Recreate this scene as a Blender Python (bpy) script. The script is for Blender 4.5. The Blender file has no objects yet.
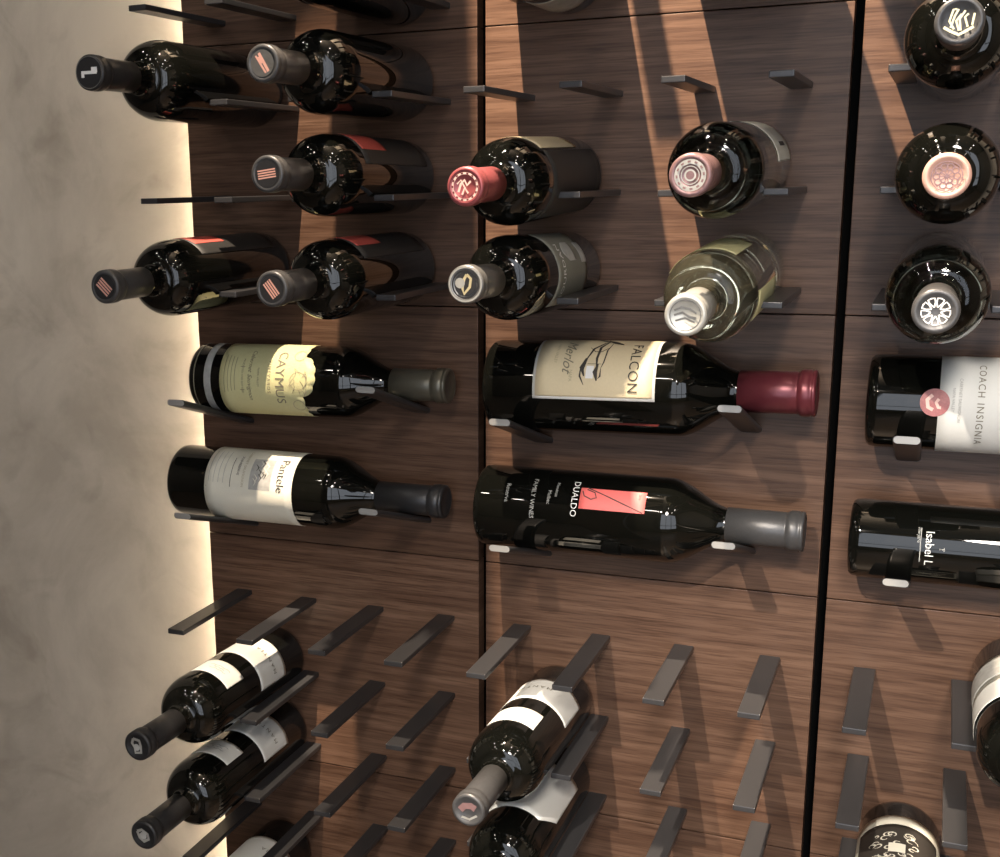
import bpy, math, random
from mathutils import Vector, Matrix
random.seed(7)
PI = math.pi
sc = bpy.context.scene
COL = sc.collection
D2R = math.radians

# ------------------------------------------------------------------ materials
def new_mat(name):
    m = bpy.data.materials.new(name); m.use_nodes = True
    nt = m.node_tree
    return m, nt, nt.nodes['Principled BSDF']

def pmat(name, col, rough=.5, metal=0., spec=.5, bump=0., bscale=200., var=0., **kw):
    """plain principled surface with a little procedural variation"""
    m, nt, b = new_mat(name)
    b.inputs['Roughness'].default_value = rough
    b.inputs['Metallic'].default_value = metal
    b.inputs['Specular IOR Level'].default_value = spec
    tc = nt.nodes.new('ShaderNodeTexCoord')
    nz = nt.nodes.new('ShaderNodeTexNoise'); nz.inputs['Scale'].default_value = bscale
    nz.inputs['Detail'].default_value = 3
    nt.links.new(tc.outputs['Object'], nz.inputs['Vector'])
    mx = nt.nodes.new('ShaderNodeMix'); mx.data_type = 'RGBA'
    mx.inputs[6].default_value = (*[c*(1-var) for c in col], 1)
    mx.inputs[7].default_value = (*[min(1, c*(1+var)) for c in col], 1)
    nt.links.new(nz.outputs['Fac'], mx.inputs[0])
    nt.links.new(mx.outputs[2], b.inputs['Base Color'])
    if bump:
        bp = nt.nodes.new('ShaderNodeBump'); bp.inputs['Strength'].default_value = bump
        bp.inputs['Distance'].default_value = .001
        nt.links.new(nz.outputs['Fac'], bp.inputs['Height'])
        nt.links.new(bp.outputs['Normal'], b.inputs['Normal'])
    for k, v in kw.items():
        b.inputs[k.replace('_', ' ')].default_value = v
    return m

def emit(name, col, s):
    m, nt, b = new_mat(name)
    b.inputs['Base Color'].default_value = (.02, .02, .02, 1)
    b.inputs['Emission Color'].default_value = (*col, 1)
    b.inputs['Emission Strength'].default_value = s
    return m

def wood_mat():
    m, nt, b = new_mat('walnut')
    N = nt.nodes.new; L = nt.links.new
    tc = N('ShaderNodeTexCoord'); oi = N('ShaderNodeObjectInfo')
    mul = N('ShaderNodeMath'); mul.operation = 'MULTIPLY'; mul.inputs[1].default_value = 37
    L(oi.outputs['Random'], mul.inputs[0])
    cmb = N('ShaderNodeCombineXYZ'); L(mul.outputs[0], cmb.inputs[0]); L(mul.outputs[0], cmb.inputs[2])
    add = N('ShaderNodeVectorMath'); add.operation = 'ADD'
    L(tc.outputs['Object'], add.inputs[0]); L(cmb.outputs[0], add.inputs[1])
    def mp(sx, sy, sz):
        k = N('ShaderNodeMapping'); k.inputs['Scale'].default_value = (sx, sy, sz)
        L(add.outputs[0], k.inputs['Vector']); return k
    # broad figure
    n1 = N('ShaderNodeTexNoise'); n1.inputs['Scale'].default_value = 1; n1.inputs['Detail'].default_value = 5
    n1.inputs['Distortion'].default_value = .6
    L(mp(2.4, 6, 52).outputs[0], n1.inputs['Vector'])
    # growth lines
    wv = N('ShaderNodeTexWave'); wv.wave_type = 'BANDS'; wv.bands_direction = 'Z'
    wv.inputs['Scale'].default_value = 28; wv.inputs['Distortion'].default_value = 5
    wv.inputs['Detail'].default_value = 3; wv.inputs['Detail Scale'].default_value = .9
    L(mp(.16, 1, 1).outputs[0], wv.inputs['Vector'])
    # fine pores
    n2 = N('ShaderNodeTexNoise'); n2.inputs['Scale'].default_value = 1; n2.inputs['Detail'].default_value = 4
    L(mp(26, 40, 620).outputs[0], n2.inputs['Vector'])
    cr = N('ShaderNodeValToRGB'); e = cr.color_ramp.elements
    e[0].position = .28; e[0].color = (.088, .043, .024, 1)
    e[1].position = .75; e[1].color = (.176, .098, .060, 1)
    L(n1.outputs['Fac'], cr.inputs['Fac'])
    c2 = N('ShaderNodeValToRGB'); e = c2.color_ramp.elements
    e[0].position = .0; e[0].color = (.62, .56, .52, 1); e[1].position = .6; e[1].color = (1, 1, 1, 1)
    L(wv.outputs['Fac'], c2.inputs['Fac'])
    c3 = N('ShaderNodeValToRGB'); e = c3.color_ramp.elements
    e[0].position = .33; e[0].color = (.6, .55, .5, 1); e[1].position = .55; e[1].color = (1, 1, 1, 1)
    L(n2.outputs['Fac'], c3.inputs['Fac'])
    m1 = N('ShaderNodeMix'); m1.data_type = 'RGBA'; m1.blend_type = 'MULTIPLY'; m1.inputs[0].default_value = .5
    L(cr.outputs[0], m1.inputs[6]); L(c2.outputs[0], m1.inputs[7])
    m2 = N('ShaderNodeMix'); m2.data_type = 'RGBA'; m2.blend_type = 'MULTIPLY'; m2.inputs[0].default_value = .93
    L(m1.outputs[2], m2.inputs[6]); L(c3.outputs[0], m2.inputs[7])
    hs = N('ShaderNodeHueSaturation'); hs.inputs['Saturation'].default_value = .95
    mr = N('ShaderNodeMapRange'); mr.inputs[3].default_value = .88; mr.inputs[4].default_value = 1.1
    L(oi.outputs['Random'], mr.inputs[0]); L(mr.outputs[0], hs.inputs['Value'])
    L(m2.outputs[2], hs.inputs['Color']); L(hs.outputs[0], b.inputs['Base Color'])
    b.inputs['Roughness'].default_value = .42
    b.inputs['Specular IOR Level'].default_value = .4
    bp = N('ShaderNodeBump'); bp.inputs['Strength'].default_value = .25; bp.inputs['Distance'].default_value = .0006
    L(n2.outputs['Fac'], bp.inputs['Height']); L(bp.outputs[0], b.inputs['Normal'])
    return m

def plaster_mat():
    m, nt, b = new_mat('plaster')
    N = nt.nodes.new; L = nt.links.new
    tc = N('ShaderNodeTexCoord')
    n1 = N('ShaderNodeTexNoise'); n1.inputs['Scale'].default_value = 4.2; n1.inputs['Detail'].default_value = 7
    n1.inputs['Roughness'].default_value = .62; n1.inputs['Distortion'].default_value = .5
    L(tc.outputs['Object'], n1.inputs['Vector'])
    n2 = N('ShaderNodeTexNoise'); n2.inputs['Scale'].default_value = 9; n2.inputs['Detail'].default_value = 6
    n2.inputs['Distortion'].default_value = 1.6
    L(tc.outputs['Object'], n2.inputs['Vector'])
    cr = N('ShaderNodeValToRGB'); e = cr.color_ramp.elements
    e[0].position = .38; e[0].color = (.40, .350, .285, 1); e[1].position = .62; e[1].color = (.545, .485, .40, 1)
    L(n1.outputs['Fac'], cr.inputs['Fac'])
    c2 = N('ShaderNodeValToRGB'); e = c2.color_ramp.elements
    e[0].position = .27; e[0].color = (.68, .66, .64, 1); e[1].position = .47; e[1].color = (1, 1, 1, 1)
    L(n2.outputs['Fac'], c2.inputs['Fac'])
    mx = N('ShaderNodeMix'); mx.data_type = 'RGBA'; mx.blend_type = 'MULTIPLY'; mx.inputs[0].default_value = .6
    L(cr.outputs[0], mx.inputs[6]); L(c2.outputs[0], mx.inputs[7])
    L(mx.outputs[2], b.inputs['Base Color'])
    b.inputs['Roughness'].default_value = .93
    bp = N('ShaderNodeBump'); bp.inputs['Strength'].default_value = .3; bp.inputs['Distance'].default_value = .003
    L(n2.outputs['Fac'], bp.inputs['Height']); L(bp.outputs[0], b.inputs['Normal'])
    return m

M = {}
M['wood'] = wood_mat()
M['plaster'] = plaster_mat()
M['rail'] = pmat('black rail', (.002, .002, .002), .8, 0, .1)
M['pegend_glint'] = pmat('bright bar end', (.34, .34, .33), .35, .3)  # also serves the highlight painted on the straight pegs' front edge
M['peg'] = pmat('anodised bar', (.048, .048, .051), .33, .35, .5, .05, 900, .12)
M['glass'] = pmat('black glass', (.003, .0032, .0026), .03, 0, .5)
M['glass2'] = pmat('smoky glass', (.02, .021, .016), .04, 0, .8)
M['black'] = pmat('black foil', (.032, .032, .034), .36, .3, .5, .1, 500, .15)
M['dgrey'] = pmat('charcoal foil', (.075, .075, .077), .38, .35, .5, .1, 500, .15)
M['grey'] = pmat('grey foil', (.17, .17, .165), .32, .5, .5, .2, 260, .2)
M['silver'] = pmat('silver foil', (.45, .45, .42), .34, .45, .5, .2, 200, .1)
M['olive'] = pmat('olive foil', (.105, .098, .075), .34, .4, .5, .1, 300, .1)
M['red'] = pmat('red foil', (.33, .085, .09), .34, .35, .5, .15, 250, .1)
M['burgundy'] = pmat('burgundy foil', (.15, .03, .04), .3, .35, .5, .15, 250, .1)
M['rose'] = pmat('dusky rose foil', (.25, .15, .15), .33, .35, .5, .2, 250, .1)
M['pink'] = pmat('pale copper foil', (.60, .36, .29), .42, .25, .5, .1, 250, .06)
M['paper'] = pmat('white paper', (.74, .74, .70), .6, 0, .3, .1, 700, .03)
M['warmpaper'] = pmat('ivory paper', (.72, .70, .60), .6, 0, .3, .1, 700, .04)
M['cream'] = pmat('cream paper', (.66, .56, .37), .55, 0, .3, .1, 500, .06)
M['yellow'] = pmat('pale yellow paper', (.66, .63, .34), .5, 0, .3, .1, 500, .07)
M['ltgrey'] = pmat('pale grey ink', (.40, .40, .38), .6, 0, .3, 0, 150, .35)
M['midgrey'] = pmat('grey paper', (.20, .20, .17), .6, 0, .3, 0, 300, .1)
M['blackpaper'] = pmat('matt black paper', (.028, .027, .026), .5, 0, .35)
M['ink'] = pmat('dark ink', (.035, .03, .025), .6)
M['greyink'] = pmat('grey ink', (.20, .18, .13), .6)
M['faint'] = pmat('faint ink', (.42, .37, .24), .6)
M['whiteink'] = pmat('white ink', (.78, .78, .76), .5)
M['redpaper'] = pmat('red paper', (.52, .10, .08), .5, 0, .3, 0, 300, .1)
M['coral'] = pmat('coral paper', (.80, .17, .16), .5, 0, .3, 0, 300, .06)
M['copperink'] = pmat('copper ink', (.62, .33, .27), .45, .0)
M['gold'] = pmat('gold ink', (.80, .70, .42), .3, .6)
M['seal'] = pmat('rosy seal', (.42, .16, .16), .45, 0, .4, 0, 700, .3)
M['sealink'] = pmat('pale pink ink', (.85, .55, .48), .5)
M['led'] = emit('warm strip', (1, .82, .60), 44)
M['lamp'] = emit('lamp face', (1, .90, .78), 110)
M['window'] = emit('daylit sky', (.84, .90, 1.0), 3.1)
M['darkwall'] = pmat('dark wall paint', (.16, .145, .125), .6, 0, .4, 0, 3, .3)
M['ceil'] = pmat('ceiling paint', (.07, .066, .06), .7)
M['floor'] = pmat('floor boards', (.16, .12, .09), .4, 0, .5, 0, 5, .3)
M['frame'] = pmat('window frame', (.02, .02, .02), .4)

def clear_mat(name, col, rough=.01, ior=1.36):
    m, nt, b = new_mat(name)
    b.inputs['Base Color'].default_value = (*col, 1)
    b.inputs['Transmission Weight'].default_value = 1
    b.inputs['Roughness'].default_value = rough
    b.inputs['IOR'].default_value = ior
    return m
M['straw'] = clear_mat('straw wine glass', (.92, .88, .62))
M['straw'].node_tree.nodes['Principled BSDF'].inputs['Transmission Weight'].default_value = .975
M['smoke'] = clear_mat('dark green glass', (.13, .135, .10), .02, 1.42)

# ------------------------------------------------------------------ helpers
def link(name, me, mat=None, parent=None):
    o = bpy.data.objects.new(name, me); COL.objects.link(o)
    if mat is not None and me is not None and not me.materials: me.materials.append(mat)
    if parent is not None: o.parent = parent
    return o

def mesh(name, verts, faces, mat, smooth=False):
    me = bpy.data.meshes.new(name); me.from_pydata([tuple(v) for v in verts], [], faces); me.update()
    me.materials.append(mat)
    if smooth:
        for p in me.polygons: p.use_smooth = True
    return me

def empty(name, loc, label, cat, group=None, rot=None):
    o = bpy.data.objects.new(name, None); COL.objects.link(o)
    o.empty_display_size = .03
    mw = Matrix.Translation(loc)
    if rot is not None: mw = mw @ rot.to_4x4()
    o.matrix_world = mw
    o['label'] = label; o['category'] = cat
    if group: o['group'] = group
    return o

def boxmesh(name, x0, x1, y0, y1, z0, z1, mat, bevel=0.):
    import bmesh
    bm = bmesh.new()
    r = bmesh.ops.create_cube(bm, size=1)
    for v in bm.verts:
        v.co = Vector((x0 + (v.co.x+.5)*(x1-x0), y0 + (v.co.y+.5)*(y1-y0), z0 + (v.co.z+.5)*(z1-z0)))
    if bevel:
        bmesh.ops.bevel(bm, geom=bm.edges[:], offset=bevel, segments=2, affect='EDGES', profile=.6)
    me = bpy.data.meshes.new(name); bm.to_mesh(me); bm.free(); me.materials.append(mat)
    return me

def lathe(name, prof, mat, seg=72, sharp=()):
    verts = []; faces = []
    rings = []
    for (r, z) in prof:
        if r < 1e-6:
            rings.append([len(verts)]); verts.append((0, 0, z))
        else:
            k = len(verts); rings.append(list(range(k, k+seg)))
            for i in range(seg):
                a = 2*PI*i/seg; verts.append((r*math.cos(a), r*math.sin(a), z))
    for a, b in zip(rings, rings[1:]):
        if len(a) == 1 and len(b) == 1: continue
        for i in range(seg):
            j = (i+1) % seg
            if len(a) == 1: faces.append((a[0], b[j], b[i]))
            elif len(b) == 1: faces.append((a[i], a[j], b[0]))
            else: faces.append((a[i], a[j], b[j], b[i]))
    me = mesh(name, verts, faces, mat, True)
    return me

def bez(p0, p1, p2, p3, n):
    out = []
    for i in range(1, n+1):
        t = i/n; s = 1-t
        out.append(tuple(s**3*a+3*s*s*t*b+3*s*t*t*c+t**3*d for a, b, c, d in zip(p0, p1, p2, p3)))
    return out

def bottle_profile(R, L, rn, long=False):
    zs, zn = (.60*L, .775*L) if long else (.615*L, .755*L)
    h = zn-zs
    pr = [(0, .012), (R*.45, .008), (R*.72, .0012), (R*.82, 0), (R*.93, .0012), (R*.985, .004), (R, .009), (R, zs*.5), (R, zs)]
    if long:
        pr += bez((R, zs), (R*.99, zs+.36*h), (rn*1.25, zs+.66*h), (rn, zn), 18)
        return pr + [(rn, .80*L), (rn*.98, .9*L), (rn*.98, .985*L), (0, .985*L)]
    re = rn*1.22; hz = .80*h
    for i in range(1, 15):
        a = PI/2*i/16.5
        pr.append((re+(R-re)*math.cos(a)**.92, zs+hz*math.sin(a)))
    r1, z1 = pr[-1]
    pr += bez((r1, z1), (re*1.02, zs+hz*1.0), (rn, zs+hz*1.03), (rn, zn+.004), 7)
    pr += [(rn, .80*L), (rn*.98, .9*L), (rn*.98, .985*L), (0, .985*L)]
    return pr

def capsule_profile(R, L, rn, z0):
    rc = rn*1.06; t = .0006
    p = [(rn*.99, z0), (rc, z0+.0004), (rc, L-.034), (rc*1.0, L-.0175), (rc*.965, L-.0165), (rc*1.0, L-.0155), (rc*1.09, L-.0135),
         (rc*1.11, L-.0115), (rc*1.11, L-.0055), (rc*1.05, L-.0043), (rc*1.10, L-.0032), (rc*1.09, L-.0012), (rc*1.0, L-.0002),
         (rc*.86, L), (rc*.80, L-.0009), (0, L-.0009)]
    return p

def patch(name, R, zfun0, zfun1, a0, a1, mat, eps=.0003, n=48, m=10, cut=None, thick=.00012):
    """curved paper label; a in degrees measured from the label's front, thin but solid"""
    verts = []; faces = []
    for layer in (0, 1):
        r = R + eps - layer*thick
        for i in range(n+1):
            u = i/n; a = D2R(a0+(a1-a0)*u)
            z0 = zfun0(u) if callable(zfun0) else zfun0
            z1 = zfun1(u) if callable(zfun1) else zfun1
            for j in range(m+1):
                z = z0+(z1-z0)*j/m
                verts.append((r*math.sin(a), -r*math.cos(a), z))
    S = (n+1)*(m+1)
    for i in range(n):
        for j in range(m):
            a = i*(m+1)+j; b = a+m+1
            faces.append((a, b, b+1, a+1)); faces.append((S+a, S+a+1, S+b+1, S+b))
    for j in range(m):
        a = j; faces.append((a, a+1, S+a+1, S+a)); a = n*(m+1)+j; faces.append((a, S+a, S+a+1, a+1))
    for i in range(n):
        a = i*(m+1); b = a+m+1; faces.append((a, S+a, S+b, b)); a += m; b += m; faces.append((a, b, S+b, S+a))
    return mesh(name, verts, faces, mat, True)

def text_flat(txt, size, shear=0, spacing=1.0, depth=0.):
    cu = bpy.data.curves.new('t', 'FONT'); cu.body = txt; cu.size = size
    cu.align_x = 'CENTER'; cu.align_y = 'CENTER'; cu.shear = shear; cu.space_character = spacing
    cu.resolution_u = 3
    ob = bpy.data.objects.new('t', cu); COL.objects.link(ob)
    bpy.context.view_layer.update()
    dg = bpy.context.evaluated_depsgraph_get()
    me = bpy.data.meshes.new_from_object(ob.evaluated_get(dg))
    V = [tuple(v.co) for v in me.vertices]; F = [tuple(p.vertices) for p in me.polygons]
    bpy.data.objects.remove(ob); bpy.data.curves.remove(cu)
    return V, F

def bend(V, R, a0, z0, eps=.0006, rot=0, sy=1., sx=1.):
    out = []
    c, s = math.cos(rot), math.sin(rot)
    for x, y, *_ in V:
        x *= sx; y *= sy
        x, y = x*c-y*s, x*s+y*c
        a = D2R(a0)+x/R
        out.append(((R+eps)*math.sin(a), -(R+eps)*math.cos(a), z0+y))
    return out

def printing(name, items, R, parent):
    """items: list of (V, F, a0, z0, mat-key[, eps]) printed on the curved label, one mesh per ink"""
    byink = {}
    for it in items:
        V, F, a0, z0, ink = it[:5]; eps = it[5] if len(it) > 5 else .0008
        W = bend(V, R, a0, z0, eps)
        vs, fs = byink.setdefault(ink, ([], []))
        k = len(vs); vs += W; fs += [tuple(i+k for i in f) for f in F]
    for ink, (vs, fs) in byink.items():
        link(name, mesh(name, vs, fs, M[ink]), None, parent)

def rectf(w, h, x=0, y=0, ang=0, n=8):
    """flat rectangle strip for bending, w along the label, centred at x,y"""
    V = []; F = []
    c, s = math.cos(ang), math.sin(ang)
    for i in range(n+1):
        px = -w/2+w*i/n
        for py in (-h/2, h/2): V.append((x+px*c-py*s, y+px*s+py*c, 0))
    for i in range(n): F.append((2*i, 2*i+2, 2*i+3, 2*i+1))
    return V, F

def discf(r, x=0, y=0, n=28, hole=0.):
    V = []; F = []
    if hole <= 0:
        V = [(x, y, 0)]+[(x+r*math.cos(2*PI*i/n), y+r*math.sin(2*PI*i/n), 0) for i in range(n)]
        F = [(0, i+1, (i+1) % n+1) for i in range(n)]
    else:
        for i in range(n):
            a = 2*PI*i/n; V += [(x+r*math.cos(a), y+r*math.sin(a), 0), (x+hole*math.cos(a), y+hole*math.sin(a), 0)]
        F = [(2*i, 2*((i+1) % n), 2*((i+1) % n)+1, 2*i+1) for i in range(n)]
    return V, F

def strokef(pts, w, taper=False):
    """poly-line brush stroke"""
    V = []; F = []
    n = len(pts)
    for i, (x, y) in enumerate(pts):
        a = pts[max(0, i-1)]; b = pts[min(n-1, i+1)]
        dx, dy = b[0]-a[0], b[1]-a[1]; l = math.hypot(dx, dy) or 1
        ww = w*(1-abs(2*i/(n-1)-1)*.7 if taper else 1)/2
        V += [(x-dy/l*ww, y+dx/l*ww, 0), (x+dy/l*ww, y-dx/l*ww, 0)]
    for i in range(n-1): F.append((2*i, 2*i+1, 2*i+3, 2*i+2))
    return V, F

def txt(t, size, a0, z0, ink, **k):
    e = k.pop('eps', .0008); V, F = text_flat(t, size, **k); return (V, F, a0, z0, ink, e)

# emblem on the flat end of a capsule; shapes drawn in metres in the end plane
def emblem(parent, L, shapes, rot=0., name='emblem'):
    byink = {}
    c, s = math.cos(rot), math.sin(rot)
    for q_, (V, F, ink) in enumerate(shapes):
        vs, fs = byink.setdefault(ink, ([], []))
        k = len(vs)
        top = [(x*c-y*s, x*s+y*c, L+.0001+.00004*q_) for x, y, *_ in V]
        vs += top; fs += [tuple(i+k for i in f) for f in F]
    for ink, (vs, fs) in byink.items():
        link(name, mesh(name, vs, fs, M[ink]), None, parent)

PROF = {}
def make_bottle(loc, rot, label, R, L, glass='glass', cap='black', cap_len=.062, rn=None, group=None, taper=.41, long=False):
    t = empty('wine_bottle', loc, label, 'wine bottle', group, rot)
    rn = rn or R*taper
    key = (round(R, 4), round(L, 4), round(rn, 4), glass, long)
    if key not in PROF: PROF[key] = lathe('glass_body', bottle_profile(R, L, rn, long), M[glass])
    link('glass_body', PROF[key], None, t)
    k2 = ('c', round(R, 4), round(L, 4), round(rn, 4), cap, cap_len)
    if k2 not in PROF: PROF[k2] = lathe('capsule', capsule_profile(R, L, rn, L-cap_len), M[cap])
    c = link('capsule', PROF[k2], None, t)
    return t, c

def rot_forward(roll_deg, z0, z1, L):
    """bottle axis towards the room; the label front rolled to the right by roll_deg; small pitch"""
    B = Matrix(((-1, 0, 0), (0, 0, -1), (0, -1, 0))).transposed()
    B = Matrix(((-1, 0, 0), (0, 0, -1), (0, -1, 0)))   # columns: X=(-1,0,0) Y=(0,0,-1) Z=(0,-1,0)
    r = -D2R(roll_deg)
    Rz = Matrix.Rotation(r, 3, 'Z')
    pitch = math.atan2(z1-z0, L)
    P = Matrix.Rotation(-pitch, 3, 'X')
    return P @ B @ Rz

def rot_flat(tilt=0.):
    # local Z -> +X, local -Y -> -Y (towards the room), local X -> -Z
    B = Matrix(((0, 0, 1), (0, 1, 0), (-1, 0, 0)))
    return Matrix.Rotation(tilt, 3, 'Y') @ B

# ------------------------------------------------------------------ rack geometry
PEGX = [-.7208, -.6365, -.5525, -.468, -.3813, -.296, -.211, -.127, -.0398, .0456, .131, .216]
def rowz(r): return .0814-.0898*r
XG = [-.7645, -.4262, -.0824, .2614]            # panel boundaries (gap centres)
ZS = [.4167, .1468, -.1228, -.3920, -.6610, -.93]  # board seams
THK = .018
WALLY = .048

peg_me = boxmesh('peg', -.00975, .00975, -.147, 0, -.0055, 0, M['peg'], .0009)
def tilt_peg_mesh():
    # stadium section bar, tilted upwards away from the board
    w, h, Ln = .0215, .0068, .147
    seg = 10; sec = []
    for i in range(seg+1):
        a = -PI/2+PI*i/seg; sec.append((w/2-h/2+h/2*math.cos(a), h/2*math.sin(a)))
    for i in range(seg+1):
        a = PI/2+PI*i/seg; sec.append((-w/2+h/2+h/2*math.cos(a), h/2*math.sin(a)))
    n = len(sec); verts = []; faces = []
    for (y, s) in ((0, 1), (-Ln+.0006, 1), (-Ln, .93)):
        for x, z in sec: verts.append((x*s, y, z*s))
    for k in range(2):
        for i in range(n):
            j = (i+1) % n; faces.append((k*n+i, k*n+j, (k+1)*n+j, (k+1)*n+i))
    faces.append(tuple(range(n-1, -1, -1))); faces.append(tuple(range(2*n, 3*n)))
    sl = math.atan(.31)
    c, s = math.cos(sl), math.sin(sl)
    out = []
    for x, y, z in verts:
        z -= h/2
        out.append((x, y*c+z*s*0-0, z*c + (-y)*s))
    # slide the root slightly into the board so the cut is closed
    out = [(x, y+.002, z-.0005) for x, y, z in out]
    return mesh('peg', out, faces, M['peg'], False)
peg_me.materials.append(M['pegend_glint'])
for p_ in peg_me.polygons:
    if p_.center.y < -.1464 and p_.normal.z > .3 and p_.normal.z < .95: p_.material_index = 1  # front top bevel coloured brighter as a painted edge highlight
tpeg_me = tilt_peg_mesh()
tpeg_me.materials.append(M['pegend_glint'])
tpeg_me.polygons[len(tpeg_me.polygons)-1].material_index = 1
LZ = [-.2525, -.3725]
LX = [(.066, 0), (.270, .0235)]

colname = ['left', 'middle', 'right']
rowname = ['topmost', 'upper', 'label-display', 'lower', 'bottom']
desc = {
 (0, 0): 'walnut wine peg board cut off by the top edge, in the left column',
 (1, 0): 'walnut wine peg board cut off by the top edge, in the middle column',
 (2, 0): 'walnut wine peg board cut off by the top edge, in the right column',
 (0, 1): 'upper left walnut peg board holding five dark cork-forward bottles beside the plaster wall',
 (1, 1): 'upper middle walnut peg board holding the red-capped and the straw-coloured bottle',
 (2, 1): 'upper right walnut peg board holding three bottles seen end on',
 (0, 2): 'left walnut board with two bottles lying sideways, one with yellow label',
 (1, 2): 'middle walnut board with two sideways bottles, one with cream label and burgundy capsule',
 (2, 2): 'right walnut board with sideways bottle bearing a white label and pink seal',
 (0, 3): 'lower left walnut board with stacked white-labelled bottles and rows of bare pegs',
 (1, 3): 'lower middle walnut board mostly of bare grey pegs and one white-labelled bottle at left',
 (2, 3): 'lower right walnut board of bare pegs with bottles cut by the frame edge',
 (0, 4): 'sliver of walnut peg board at the bottom edge, left column',
 (1, 4): 'sliver of walnut peg board at the bottom edge, middle column',
 (2, 4): 'sliver of walnut peg board at the bottom edge, right column',
}
for ci in range(3):
    for ri in range(5):
        x0, x1 = XG[ci]+.0042, XG[ci+1]-.0042
        if ci == 0: x0 = XG[0]
        z1, z0 = ZS[ri]-.0006, ZS[ri+1]+.0006
        cx, cz = (x0+x1)/2, (z0+z1)/2
        t = empty('wine_peg_panel', (cx, THK, z0), desc[(ci, ri)], 'wine rack panel', 'walnut wine rack panels')
        b = link('wood_board', boxmesh('wood_board', x0-cx, x1-cx, -THK, 0, 0, z1-z0, M['wood'], .0005), None, t)
        if ri == 2:
            for lz in LZ:
                for lx, up_ in LX:
                    p = link('peg', tpeg_me, None, t); p.location = (XG[ci]+lx-(.010 if ci == 0 and lx < .1 else 0)-cx, -THK, lz+up_+(.0055 if ci == 2 else 0)-z0)
        else:
            for k in range(4):
                for j in range(3):
                    r = (ri-1)*3+j if ri < 2 else 6+(ri-3)*3+j
                    z = rowz(r)
                    if ri == 4: z = (-.7266, -.7935, -.9)[j]
                    if z < -.85 or (ri == 0 and ci == 1 and j == 1): continue
                    px = PEGX[ci*4+k] - (.012 if ri == 0 and j == 0 and ci == 1 else 0)  # unseen middle pegs shifted, one row left out, to shape the light streaks
                    p = link('peg', peg_me, None, t); p.location = (px-cx, -THK+.001, z-z0)

# rails behind the gaps
for i, (gx, lab) in enumerate([(XG[0]+.012, 'black metal mounting rail behind the left edge of the walnut boards'),
                               (XG[1], 'black metal rail in the gap between left and middle walnut boards'),
                               (XG[2], 'black metal rail in the gap between middle and right walnut boards'),
                               (XG[3], 'black metal mounting rail behind the far right edge of the boards')]):
    w = .014
    vs = []; fs = []
    prof = [(-w, .0185), (-w, WALLY-.001), (w, WALLY-.001), (w, .0185), (w-.004, .0185), (w-.004, .034), (-w+.004, .034), (-w+.004, .0185)]
    for z in (-1.0, .45):
        for x, y in prof: vs.append((x, y, z))
    n = len(prof)
    for k in range(n): fs.append((k, (k+1) % n, n+(k+1) % n, n+k))
    fs.append(tuple(range(n))); fs.append(tuple(range(2*n-1, n-1, -1)))
    o = link('mounting_rail', mesh('mounting_rail', vs, fs, M['rail'])); o.location = (gx, 0, 0)
    o['label'] = lab; o['category'] = 'rail'; o['group'] = 'mounting rails'

# LED strip behind the left edge
t = empty('led_strip', (XG[0]+.0005, .03, -1.0), 'warm light strip hidden behind the left board edge washing the plaster', 'light strip')
link('housing', boxmesh('housing', -.001, -.003+.0035, -.006, .006, 0, 1.45, M['rail']), None, t)
link('diffuser', boxmesh('diffuser', -.0035, -.0012, -.005, .005, .01, 1.44, M['led']), None, t)

# ------------------------------------------------------------------ room shell
def struct(name, me):
    o = link(name, me); o['kind'] = 'structure'; return o
struct('wall_back', boxmesh('wall_back', -2.6, 2.6, WALLY, WALLY+.12, -1.5, 1.75, M['plaster']))
struct('wall_left', boxmesh('wall_left', -2.72, -2.6, -3.2, WALLY+.12, -1.5, 1.75, M['darkwall']))
struct('wall_right', boxmesh('wall_right', 2.6, 2.72, -3.2, WALLY+.12, -1.5, 1.75, M['darkwall']))
struct('floor', boxmesh('floor', -2.72, 2.72, -3.32, WALLY+.12, -1.6, -1.5, M['floor']))
struct('ceiling', boxmesh('ceiling', -2.72, 2.72, -3.32, WALLY+.12, 1.75, 1.85, M['ceil']))
# front wall (behind the camera) with a window opening on the right
WX0, WX1, WZ0, WZ1 = -.62, 2.2, -.95, 1.5
def frontwall():
    vs = []; fs = []
    for (a, b, c, d) in ((-2.6, WX0, -1.5, 1.75), (WX1, 2.6, -1.5, 1.75), (WX0, WX1, -1.5, WZ0), (WX0, WX1, WZ1, 1.75)):
        k = len(vs)
        for y in (-3.32, -3.2):
            vs += [(a, y, c), (b, y, c), (b, y, d), (a, y, d)]
        fs += [tuple(k+i for i in f) for f in ((0, 1, 2, 3), (7, 6, 5, 4), (0, 4, 5, 1), (1, 5, 6, 2), (2, 6, 7, 3), (3, 7, 4, 0))]
    return mesh('wall_front', vs, fs, M['darkwall'])
struct('wall_front', frontwall())
w = struct('window_1', boxmesh('window_pane', WX0, WX1, -3.29, -3.285, WZ0, WZ1, M['window']))
fr_v = []; fr_f = []
def addbox(x0, x1, y0, y1, z0, z1):
    k = len(fr_v)
    for y in (y0, y1): fr_v.extend([(x0, y, z0), (x1, y, z0), (x1, y, z1), (x0, y, z1)])
    fr_f.extend([tuple(k+i for i in f) for f in ((0, 1, 2, 3), (7, 6, 5, 4), (0, 4, 5, 1), (1, 5, 6, 2), (2, 6, 7, 3), (3, 7, 4, 0))])
for x in (WX0, (WX0*2+WX1)/3, (WX0+WX1*2)/3, WX1-.05): addbox(x, x+.05, -3.27, -3.2, WZ0, WZ1)
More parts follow.
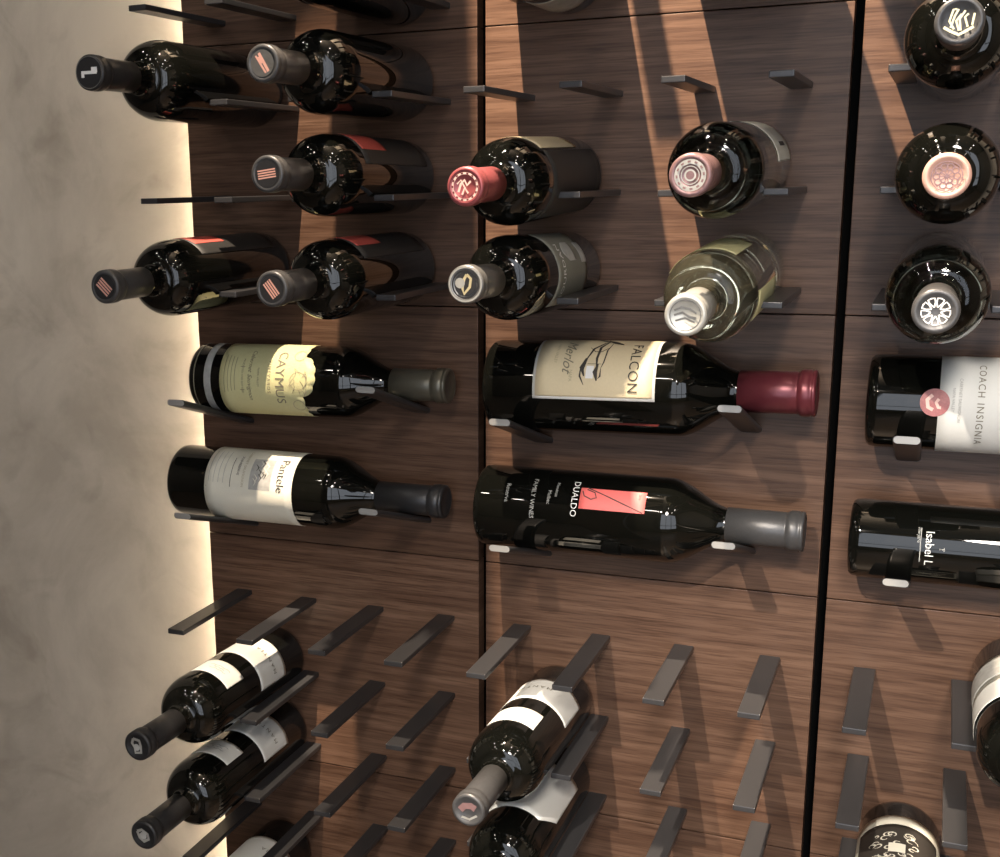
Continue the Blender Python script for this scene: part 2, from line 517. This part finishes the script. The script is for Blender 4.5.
for z in (WZ0, WZ0+.55, WZ1-.05): addbox(WX0, WX1, -3.27, -3.2, z, z+.05)
link('window_frame', mesh('window_frame', fr_v, fr_f, M['frame']), None, w)

# ------------------------------------------------------------------ bottles, cork end forward
RC, LC = .0362, .283
def cork(col, z0, z1, roll, label, glass='glass', cap='black', cap_len=.058, R=RC, L=LC, group='bottles lying cork end forward on pegs', X=None):
    X = (PEGX[col-1]+PEGX[col])/2 if X is None else X
    return make_bottle((X, -.0015, z0), rot_forward(roll, z0, z1, L), label, R, L, glass, cap, cap_len, group=group, taper=.355)

def bars(n, w, h, gap, ink, x0=0):
    return [(*rectf(w, h, x0, (i-(n-1)/2)*gap), ink) for i in range(n)]

# upper left board ---------------------------------------------------------
A1, c = cork(1, rowz(0)+.016, rowz(0)+.0165, 0, 'black bottle at upper left overhanging the plaster, white mark on its cork end')
emblem(c, LC, [(*discf(.0118), 'black'), (*rectf(.016, .0026), 'whiteink'), (*rectf(.003, .0042, -.0065, -.002), 'whiteink'), (*rectf(.006, .0045, .0055, .002), 'whiteink'),
               (*discf(.0135, hole=.0127), 'grey')], rot=PI)
A2, c = cork(3, rowz(0)+.016, rowz(0)+.0150, 0, 'black bottle with charcoal capsule and slanted copper emblem, topmost of three in the second column', cap='dgrey')
emblem(c, LC, [(*discf(.0105), 'grey'), (*rectf(.0165, .0024, 0, .0015, 0), 'copperink'), (*rectf(.016, .0016, 0, -.0016, .06), 'copperink'), (*rectf(.006, .004, -.003, 0), 'copperink')], rot=PI-1.05)

def red_top_label(t, a_c=0):
    link('label', patch('label', RC, .02, .165, -75+a_c, 62+a_c, M['blackpaper']), None, t)
    link('red_strip', patch('red_strip', RC, .106, .160, -52+a_c, -8+a_c, M['redpaper'], eps=.0006), None, t)
A3, c = cork(3, rowz(1)+.0155, rowz(1)+.0190, 0, 'dark bottle with red label strip, charcoal capsule with level copper bars, second in its column', cap='dgrey')
red_top_label(A3)
emblem(c, LC, [(*discf(.011), 'black')]+bars(4, .0165, .0011, .0020, 'copperink'), rot=PI+.12)
A4, c = cork(1, rowz(2)+.015, rowz(2)+.0150, -22, 'lower left cork-forward dark bottle overhanging the plaster, with red strip and copper bars on cap', cap='dgrey')
red_top_label(A4)
emblem(c, LC, [(*discf(.011), 'black')]+bars(4, .0150, .0016, .0026, 'copperink'), rot=PI-1.15)
A5, c = cork(3, rowz(2)+.015, rowz(2)+.0157, -16, 'dark bottle lying just above the sideways yellow-labelled one, upright copper bars on cap', cap='dgrey')
red_top_label(A5)
emblem(c, LC, [(*discf(.011), 'black')]+bars(4, .0150, .0014, .0023, 'copperink'), rot=PI-1.2)
# row above, only bellies in view
X0b, c = cork(3, rowz(-1)+.016, rowz(-1)+.016, 0, 'black bottle cut off by the top edge above the second column')
X0c, c = cork(5, rowz(-1)+.016, rowz(-1)+.016, 195, 'bottle cut off by the top edge showing pale grey label underneath')
link('label', patch('label', RC, .030, .095, -80, 80, M['ltgrey']), None, X0c)
link('neck_label', patch('neck_label', RC, .118, .152, -50, 50, M['ltgrey']), None, X0c)
# bottles of the row above the picture, unseen, put in for the shade they throw
HID = []
for cc, rr in ((1, -2), (3, -2), (9, -1)):
    HID.append(cork(cc, rowz(rr)+.016, rowz(rr)+.016, 0, 'unseen dark bottle resting on pegs above the picture', group='bottles above the picture'))

cork(7, rowz(-1)+.030, rowz(-1)+.030, 0, 'unseen dark bottle resting on pegs above the picture', group='bottles above the picture', X=-.164, R=.046, L=.32)  # added out of view, enlarged so its shadow narrows the light streak
# upper middle board ----------------------------------------------------------
R1, c = cork(5, rowz(1)+.0135, rowz(1)+.006, 0, 'bottle with red foil capsule and embossed round crest, cream label on top', cap='red', cap_len=.060)
link('back_label', patch('back_label', RC, .012, .168, 66, 120, M['blackpaper']), None, R1)
link('label', patch('label', RC, .058, .17, -43, 60, M['cream'], eps=.0005), None, R1)
link('back_label', patch('back_label', RC, .012, .168, -150, -47, M['blackpaper'], eps=.0002), None, R1)
sh = [(*discf(.0108, hole=.0092), 'sealink'), (*discf(.0128, hole=.0122), 'burgundy')]
for k in range(14):
    a = 2*PI*k/14; sh.append((*rectf(.0012, .0018, .0100*math.cos(a), .0100*math.sin(a), a), 'burgundy'))
sh += [(*strokef([(-.005, -.004), (-.003, .002), (0, .005), (.002, .001), (.005, .004)], .0018), 'sealink'), (*strokef([(-.002, -.006), (0, -.001), (.003, -.005)], .0016), 'sealink'),
       (*strokef([(-.006, .002), (-.003, .005), (.001, -.002)], .0012), 'sealink')]
emblem(c, LC, sh, PI)

R2, c = cork(5, rowz(2)+.0150, rowz(2)+.022, 75, 'bottle with silvery grey capsule and black leaf crest, under the red-capped one', cap='grey')
link('label', patch('label', RC, .055, .150, -62, 62, M['midgrey']), None, R2)
link('label_panel', patch('label_panel', RC, .088, lambda u: .108+.012*math.sin(PI*u), 4, 34, M['ltgrey'], eps=.0005), None, R2)
link('label_stamp', patch('label_stamp', RC, .056, .072, 0, 32, M['ltgrey'], eps=.0005), None, R2)
printing('lettering', [txt('JOURDAN', .0105, -7, .131, 'whiteink', spacing=1.05)], RC, R2)
emblem(c, LC, [(*discf(.0112, hole=.0100), 'black'), (*discf(.0090), 'black'), (*strokef([(-.007, .003), (-.003, .0055), (.003, .003), (.007, -.003), (.002, -.003), (-.004, .000), (-.007, .003)], .0022), 'gold'),
               (*discf(.004, -.002, -.004), 'silver'), (*discf(.0138, hole=.0125), 'silver')], PI)

W1, c = cork(7, rowz(1)+.0200, rowz(1)+.0110, 0, 'smoky glass bottle with dusky rose capsule and pale label at right', glass='smoke', cap='rose', cap_len=.05, R=.0372)
link('label', patch('label', .0372, .006, .095, -84, 12, M['warmpaper'], eps=.0005), None, W1)
link('label_print', patch('label_print', .0372, .030, .060, -64, -58, M['ink'], eps=.0008), None, W1)
sh = [(*discf(.0112, hole=.0078), 'ltgrey'), (*discf(.0066, hole=.0060), 'ltgrey'), (*discf(.0042), 'ltgrey'), (*discf(.0030), 'rose')]
for k in range(12):
    a = 2*PI*k/12+.1; sh.append((*rectf(.0022, .0014, .0095*math.cos(a), .0095*math.sin(a), a+PI/2), 'rose'))
emblem(c, LC, sh, PI)

W2, c = cork(7, rowz(2)+.0150, rowz(2)+.0020, 0, 'clear glass bottle of straw-coloured white wine with silver capsule', glass='straw', cap='silver', cap_len=.052, R=.0372)
link('label', patch('label', .0372, .086, .178, -30, 62, M['yellow'], eps=.0005), None, W2)
link('back_label', patch('back_label', .0372, .072, .176, -122, -83, M['yellow'], eps=.0005), None, W2)
emblem(c, LC, [(*discf(.0115, hole=.0108), 'grey'), (*strokef([(-.008, .0035), (-.003, .006), (.003, .005), (.008, .0015)], .0013), 'grey'), (*strokef([(-.008, .000), (-.002, .002), (.003, -.001), (.008, -.002)], .0016), 'grey'),
               (*strokef([(-.007, -.004), (0, -.002), (.007, -.005)], .0013), 'grey')], PI)

# upper right board ---------------------------------------------------------------
XT = -.0025
T1, c = cork(9, rowz(0)+.0140, rowz(0)+.0136, 0, 'black bottle seen end on with dark capsule and gold crest, at top right corner', cap='dgrey', X=XT)
sh = [(*strokef([(.0085, -.004), (.004, -.0065), (0, -.0085), (-.005, -.006), (-.009, -.0035)], .0018), 'gold')]
for (p) in ([(-.005, -.004), (-.003, .003), (-.001, .007)], [(.001, -.006), (0, .001), (.003, .006)], [(.005, -.004), (.003, .002), (.005, .004)], [(-.003, -.005), (-.006, .000), (-.004, .007), (-.002, .007)], [(.0085, .004), (.0075, -.003)], [(0, -.006), (-.002, 0), (.001, .004)]):
    sh.append((*strokef([(x, y) for x, y in p], .0013), 'gold'))
emblem(c, LC, sh, PI)
T2, c = cork(9, rowz(1)+.0110, rowz(1)+.0071, 0, 'black bottle seen end on with pale copper capsule embossed with a rosette', cap='pink', X=XT)
sh = []
for k in range(10):
    a = 2*PI*k/10
    sh.append((*discf(.0024, .0062*math.cos(a), .0062*math.sin(a), 14, .0017), 'rose'))
    sh.append((*rectf(.0042, .0006, .0028*math.cos(a), .0028*math.sin(a), a), 'rose'))
sh += [(*discf(.0098, hole=.0092, n=40), 'rose'), (*discf(.001), 'rose')]
emblem(c, LC, sh)
T3, c = cork(9, rowz(2)+.0135, rowz(2)+.0085, 0, 'smoky bottle seen end on with white snowflake-like crest on dark capsule', cap='dgrey', X=XT, glass='smoke', R=.0368)
sh = []
for k in range(9):
    a = 2*PI*k/9+.2
    ca, sa = math.cos(a), math.sin(a)
    loop = [(.003, 0), (.006, -.0018), (.0088, -.0022), (.0092, 0), (.0088, .0022), (.006, .0018), (.003, 0)]
    sh.append((*strokef([(x*ca-y*sa, x*sa+y*ca) for x, y in loop], .0009), 'whiteink'))
emblem(c, LC, sh)

# lower boards ----------------------------------------------------------------------
def white_pair(t, R, z=0., ta=-34):
    """main label and shoulder band of the white-labelled bottles"""
    L_ = link('label', patch('label', R, lambda u: .049+z, lambda u: .104+z, -77, 77, M['paper'], eps=.0005), None, t)
    b = link('shoulder_label', patch('shoulder_label', R, .130+z, .164+z, -39, 39, M['paper'], eps=.0005), None, t)
    printing('lettering', [txt('MANTIA', .0074, ta, .072+z, 'greyink', spacing=1.5)], R+.0002, L_)
    its = []
    for k, (w_, y_) in enumerate(((.020, .004), (.013, 0), (.024, -.004))):
        V, F = strokef([(-w_/2+w_*i/10, y_+.0008*math.sin(i*1.7+k)) for i in range(11)], .0009)
        its.append((V, F, 0, .147+z, 'ltgrey'))
    printing('lettering', its, R+.0002, b)
def swirl(c, L, v):
    emblem(c, L, [(*strokef([(-.006, .006), (.001, .007), (.004, .002), (.006, -.004), (0, -.007), (-.002, -.002), (-.006, .001), (-.006, .006)], .0028), 'silver'),
                  (*discf(.0035, 0, -.001), 'ltgrey')] if v == 0 else
                 [(*strokef([(-.007, .003), (-.002, .006), (.005, .003), (.0065, -.002), (.001, -.006), (-.004, -.003), (-.007, .003)], .003), 'silver'), (*discf(.004), 'ltgrey')]
                 if v == 1 else [(*strokef([(-.007, .000), (-.003, .004), (.003, .0045), (.007, .002)], .006), 'rose'), (*strokef([(-.006, -.006), (.001, -.008), (.008, -.004)], .002), 'silver')], PI)
L1, c = cork(1, rowz(7)+.0150, rowz(7)+.0236, 17, 'white-labelled black bottle overhanging the plaster, upper one of the left stack', cap='black', cap_len=.066)
white_pair(L1, RC); swirl(c, LC, 0)
L2, c = cork(1, rowz(8)+.0150, rowz(8)+.0184, 5, 'white-labelled black bottle directly under the upper one of the left stack', cap='black', cap_len=.066)
white_pair(L2, RC); swirl(c, LC, 1)
C1, c = cork(5, rowz(7)+.0150, rowz(7)+.0231, -4, 'white-labelled black bottle beside the gap in the lower middle board', cap='dgrey', cap_len=.068)
white_pair(C1, RC, 0., 6); swirl(c, LC, 2)
C2, c = cork(5, rowz(8)+.0150, rowz(8)+.018, 8, 'dark bottle under the white-labelled one in the lower middle board', cap='dgrey')
link('label', patch('label', RC, .050, lambda u: .155-.027*max(0, 1-u*140/29), -63, 77, M['paper'], eps=.0005), None, C2)
B1, c = cork(1, -.7790, -.7760, 8, 'bottle cut off by the bottom edge at left, only its white labels showing', cap='black')
white_pair(B1, RC)
RB, c = cork(9, rowz(8)+.0150, rowz(8)+.012, -2, 'dark bottle with ornate cream-bordered label at the bottom edge, right board', X=XT+.005)
o = link('label', patch('label', RC, .034, lambda u: .150, -80, 80, M['warmpaper'], eps=.0004), None, RB)
link('label_field', patch('label_field', RC, .052, .148, -62, 62, M['ink'], eps=.0007), None, RB)
its = []
rr = random.Random(3)
for k in range(26):
    x0, y0 = rr.uniform(-.024, .024), rr.uniform(-.030, .016)
    r0 = rr.uniform(.002, .006); a0 = rr.uniform(0, 6.28)
    V, F = strokef([(x0+r0*(1-i/14)*math.cos(a0+i*.6), y0+r0*(1-i/14)*math.sin(a0+i*.6)) for i in range(10)], .0016, True)
    its.append((V, F, 0, .1, 'warmpaper', .0012))
its.append((*rectf(.014, .016, 0, -.004), 0, .1, 'warmpaper', .0010))
printing('ornament', its, RC, o)
RR, c = cork(10, rowz(6)+.0150, rowz(6)+.018, 0, 'black bottle with grey and white label, cut off by the right edge')
link('label', patch('label', RC+.0006, .052, .110, -110, 110, M['midgrey'], eps=.0005), None, RR)
o = link('label_print', patch('label_print', RC+.0006, .056, .100, -96, 96, M['ltgrey'], eps=.0008), None, RR)
link('label_band', patch('label_band', RC+.0006, .108, .150, -105, 105, M['paper'], eps=.0007), None, RR)

# ------------------------------------------------------------------ bottles lying sideways
def flat(x0, R, L, zb, label, cap, cap_len, tilt=0., rn=None, glass='glass', taper=.41):
    zc = zb+R*.31+R*math.sqrt(1+.31**2)
    return make_bottle((x0, -R-.0006, zc), rot_flat(tilt), label, R, L, glass, cap, cap_len, rn=rn,
                       group='bottles displayed sideways', taper=taper, long=True)

# yellow scalloped label
R, L = .0372, .289
t, c = flat(-.7355, R, L, LZ[0], 'sideways bottle with scalloped pale yellow label, beside the plaster wall', 'olive', .062, tilt=-.012)
def scal(u):
    v = abs(u-.5)*2
    return .128+.010*math.cos(v*PI/2*1.0)**2*(1 if v < .42 else .15)+.0022*abs(math.sin(u*PI*9))
lb = link('label', patch('label', R, .041, lambda u: .139+.0145*max(0, 1-((u-.47)/.17)**2)**.5+.0016*abs(math.sin(u*PI*11)), -108, 88, M['yellow'], n=120), None, t)
link('foot_band', patch('foot_band', R, .0215, .0300, -112, 100, M['ltgrey']), None, t)
link('foot_line', patch('foot_line', R, .0085, .0098, -112, 100, M['greyink']), None, t)
its = [txt('CAYMUS', .0148, -14, .113, 'greyink', spacing=1.02), txt('VINEYARDS', .0055, -14, .1005, 'greyink', spacing=1.3),
       txt('Cabernet Sauvignon', .0070, -18, .078, 'greyink', shear=.4), txt('NAPA VALLEY', .0032, -12, .088, 'greyink'), txt('PRODUCED AND BOTTLED', .0030, -14, .069, 'greyink')]
for k in range(4): its.append((*rectf(.042-.002*k, .0006), -18, .047+.0042*k, 'greyink'))
for s in (-1, 1):
    its.append((*strokef([(s*.012, 0), (s*.012, .0055)], .0005), -10, .066, 'greyink'))
rr = random.Random(5)
for k in range(16):
    x0 = rr.uniform(-.010, .012); y0 = rr.uniform(-.008, .012)
    a0 = rr.uniform(-.9, .9)
    its.append((*strokef([(x0-.005*math.cos(a0), y0-.005*math.sin(a0)), (x0, y0+.001), (x0+.005*math.cos(a0), y0+.004*math.sin(a0))], .0008, True), -8, .133, 'faint' if k % 3 else 'greyink'))
its.append((*discf(.0095, n=30, hole=.0089), -8, .135, 'faint'))
its.append((*discf(.0070, n=24, hole=.0062), 34, .133, 'faint')); its.append((*discf(.0070, n=24, hole=.0062), -52, .133, 'faint'))
printing('lettering', its, R, lb)

# ivory label with picture
R, L = .0392, .318
t, c = flat(-.7690, R, L, LZ[1], 'sideways bottle with ivory label and small grey picture, second from top at left', 'black', .076, rn=.0150)
lb = link('label', patch('label', R, .051, .158, -112, 86, M['warmpaper']), None, t)
its = [txt('Pantele', .0130, -34, .1435, 'ink', spacing=1.0), txt('CABERNET SAUVIGNON', .0042, -44, .098, 'faint'),
       txt('2018 RESERVE', .0040, -46, .091, 'ink'), (*rectf(.034, .0006), -34, .083, 'ink')]
printing('picture', [(*rectf(.036, .026), -34, .119, 'ltgrey', .0005)], R, lb)
for k in range(4): its.append((*rectf(.040, .0006), -44, .056+.006*k, 'ltgrey'))
rr = random.Random(9)
for k in range(12):
    x0 = rr.uniform(-.012, .012); y0 = rr.uniform(-.008, .008)
    its.append((*strokef([(x0-.004, y0-.002), (x0, y0+.002), (x0+.004, y0)], .0014, True), -34, .119, 'warmpaper' if k % 2 else 'ink', .0009))
printing('lettering', its, R, lb)
printing('lettering', [(*strokef([(-.0335*1, -.057), (.0, -.057)], .0005), 40, .11, 'faint')], R, lb)

# cream label with black perching bird drawing
R, L = .0436, .303
t, c = flat(-.3970, R, L, LZ[0], 'large sideways bottle with cream label and burgundy capsule in the middle column', 'burgundy', .068, rn=.0180, tilt=-.018)
lb = link('label', patch('label', R, .052, .167, -100, 7, M['paper']), None, t)
link('label_panel', patch('label_panel', R, .0545, .1645, -100, 3.5, M['cream'], eps=.0006), None, lb)
its = [txt('FALCON', .0130, -37, .146, 'ink', spacing=1.05, eps=.0012), txt('Merlot', .0140, -52, .084, 'greyink', shear=.5, eps=.0012), txt('NAPA VALLEY', .0040, -54, .072, 'faint', eps=.0012),
       txt('NAPA', .0042, -22, .088, 'faint', eps=.0012)]
for pts, w_ in (([(-.034, .006), (-.028, .014), (-.024, .022)], .0046), ([(-.036, -.004), (-.032, .004), (-.030, .012)], .0030),
                ([(-.032, .010), (-.026, .004), (-.016, -.004), (-.004, -.008), (.008, -.010)], .0020), ([(-.030, .008), (-.018, .002), (-.004, .001), (.008, .002)], .0030),
                ([(-.026, .012), (-.014, .009), (.000, .008), (.006, .006)], .0016), ([(-.018, -.008), (-.012, -.002), (-.012, .004), (-.018, .010)], .0012),
                ([(.002, -.007), (.002, .006)], .0014), ([(-.004, -.009), (.006, -.012), (.014, -.009)], .0040), ([(.002, .003), (.010, .001), (.018, .003)], .0044),
                ([(.004, -.013), (.014, -.013), (.022, -.009)], .0018), ([(.006, .006), (.014, .006), (.016, .004)], .0016)):
    its.append((*strokef(pts, w_, True), -40, .110, 'ink', .0013))
its.append((*rectf(.012, .007, .010, -.004), -40, .110, 'whiteink', .0011))
printing('lettering', its, R, lb)

# coral rectangle label
R, L = .0408, .311
t, c = flat(-.4090, R, L, LZ[1], 'large sideways black bottle with coral rectangle and white lettering, middle column', 'dgrey', .070, rn=.0160)
lb = link('label', patch('label', R, .108, .171, -50, -20, M['coral'], eps=.0005), None, t)
its = [(*strokef([(-.009, -.026), (-.006, -.018), (-.001, -.016), (.001, -.021), (-.002, -.028), (-.007, -.030)], .0011), -35, .140, 'ink', .0009),
       (*strokef([(-.011, -.026), (-.004, -.008), (.003, .010), (.010, .029)], .0011), -35, .140, 'ink', .0009), txt('2016', .003, -42, .165, 'ink')]
printing('lettering', its, R, lb)
its = [txt('DUALDO', .0085, -34, .1030, 'whiteink', spacing=1.05), txt('Reserva', .0060, -34, .036, 'ltgrey'), txt('FAMILY WINES', .0062, -30, .062, 'ltgrey'), txt('Malbec', .0050, -32, .078, 'ltgrey'), txt('Mendoza', .0042, -44, .085, 'ltgrey')]
printing('lettering', its, R, t)

# white label with rosy seal, right column
R, L = .0405, .315
t, c = flat(-.0520, R, L, LZ[0]+.0055, 'sideways bottle with plain white label and round pink seal, cut by right edge', 'black', .07)
lb = link('label', patch('label', R, .057, .170, -112, 84, M['paper']), None, t)
printing('lettering', [txt('COACH INSIGNIA', .0078, -10, .0885, 'greyink', spacing=1.22), txt('CABERNET SAUVIGNON', .0034, -14, .073, 'ltgrey'), txt('NAPA VALLEY', .0032, -14, .068, 'ltgrey')], R, lb)
sV = discf(.0115, n=36)
printing('seal', [(*sV, -10, .054, 'seal', .0010)], R, t)
printing('seal_print', [(*strokef([(-.006, -.002), (-.002, -.006), (.004, -.005), (.006, -.001)], .003), -10, .054, 'sealink', .0014), (*strokef([(-.003, .003), (0, .001), (.004, .003), (.004, .005)], .0025), -10, .054, 'sealink', .0014)], R, t)

# bare glass with small white lettering, right column
R, L = .0355, .300
t, c = flat(-.0590, R, L, LZ[1]+.0055, 'sideways unlabelled black bottle with small white upright lettering, cut by right edge', 'black', .07)
printing('lettering', [txt('Isabel L', .0100, -8, .066, 'whiteink'), txt('vineyard', .0040, -26, .0575, 'ltgrey'), (*rectf(.030, .0007), -12, .0590, 'ltgrey'), txt('T', .0060, -8, .076, 'ltgrey')], R, t)

# ------------------------------------------------------------------ lights
def spot(name, loc, target, energy, size, blend, radius, col=(1, .80, .60)):
    l = bpy.data.lights.new(name, 'SPOT'); l.energy = energy; l.spot_size = size; l.spot_blend = blend
    l.shadow_soft_size = radius; l.color = col
    o = bpy.data.objects.new(name, l); COL.objects.link(o)
    o.location = loc
    d = Vector(target)-Vector(loc)
    o.rotation_euler = d.to_track_quat('-Z', 'Y').to_euler()
    return o
KEY = (-.48, -2.1, 1.12)
# head aimed at the middle and right boards; the added post cuts its beam at the left gap
spot('key_fill_spot', KEY, (.22, 0, -1.06), 300, D2R(32), .6, .014, (1, .88, .75))
spot('key_fill_spot', (.35, -2.6, 1.25), (.20, 0, -.98), 300, D2R(38), .9, .22, (1, .90, .80))  # soft fill lamp added to lift the lower boards and weaken peg shadows
struct('shade_post_1', boxmesh('shade_post_1', -.60, -.4575, -1.27, -1.25, -1.5, 1.75, M['darkwall'], .002))   # slim unseen post, added to keep the left boards in shade
# wall washer close to the rack, steeply downwards: throws the long streaks between the bottles
spot('wall_washer', (-.48, -.52, 1.15), (.52, -.52, 1.15), 360, D2R(175.4), 0, .010)
spot('wall_washer', (-.48, -.52, 1.15), (-.622, 0, -.17), 240, D2R(12.6), .05, .010)
spot('wall_washer', (-.48, -.52, 1.15), (-.575, -.145, -.5), 200, D2R(10), .15, .010)

def point(loc, e, r=.02, col=(1, .84, .66)):
    l = bpy.data.lights.new('ceiling_spot', 'POINT'); l.energy = e; l.shadow_soft_size = r; l.color = col
    o = bpy.data.objects.new('ceiling_spot', l); COL.objects.link(o); o.location = loc


# recessed ceiling lamps, unseen discs added to make highlights in the glass
li = 0
for x in (-1.7, -.7, .4, 1.4):
    for y in (-2.9, -2.0, -.95):
        t = empty('glint_lamp', (x, y, 1.7495), 'small round unseen ceiling lamp added for highlights in the glass', 'lamp', 'added ceiling lamps')
        link('trim_ring', lathe('trim_ring', [(.052, 0), (.052, -.006), (.064, -.006), (.067, 0)], M['grey'], 32), None, t)
        link('lamp_face', lathe('lamp_face', [(0, -.004), (.052, -.004), (.052, 0), (0, 0)], M['lamp'], 32), None, t)

w = bpy.data.worlds.new('World'); sc.world = w; w.use_nodes = True
w.node_tree.nodes['Background'].inputs[0].default_value = (.5, .55, .6, 1)
w.node_tree.nodes['Background'].inputs[1].default_value = .02

# ------------------------------------------------------------------ camera
cd = bpy.data.cameras.new('camera'); cam = bpy.data.objects.new('camera', cd); COL.objects.link(cam)
right = Vector((.91566896, .40149378, -.01879077)); fwd = Vector((-.39470775, .88940011, -.23059321)); up = Vector((-.07586923, .21856391, .97286879))
m = Matrix((right, up, -fwd)).transposed().to_4x4(); m.translation = Vector((0, -1.2, 0))
cam.matrix_world = m
cd.sensor_width = 36; cd.sensor_fit = 'HORIZONTAL'; cd.lens = 1244.54*36/1000
cd.shift_x = .11063; cd.shift_y = .05134
cd.clip_start = .01
sc.camera = cam
sc.view_settings.view_transform = 'Standard'; sc.view_settings.look = 'None'
sc.view_settings.gamma = 1; sc.view_settings.use_curve_mapping = False
sc.view_settings.exposure = 0
sc.cycles.use_denoising = True
sc.cycles.max_bounces = 8
sc.cycles.caustics_reflective = False; sc.cycles.caustics_refractive = False
sc.cycles.sample_clamp_indirect = 4
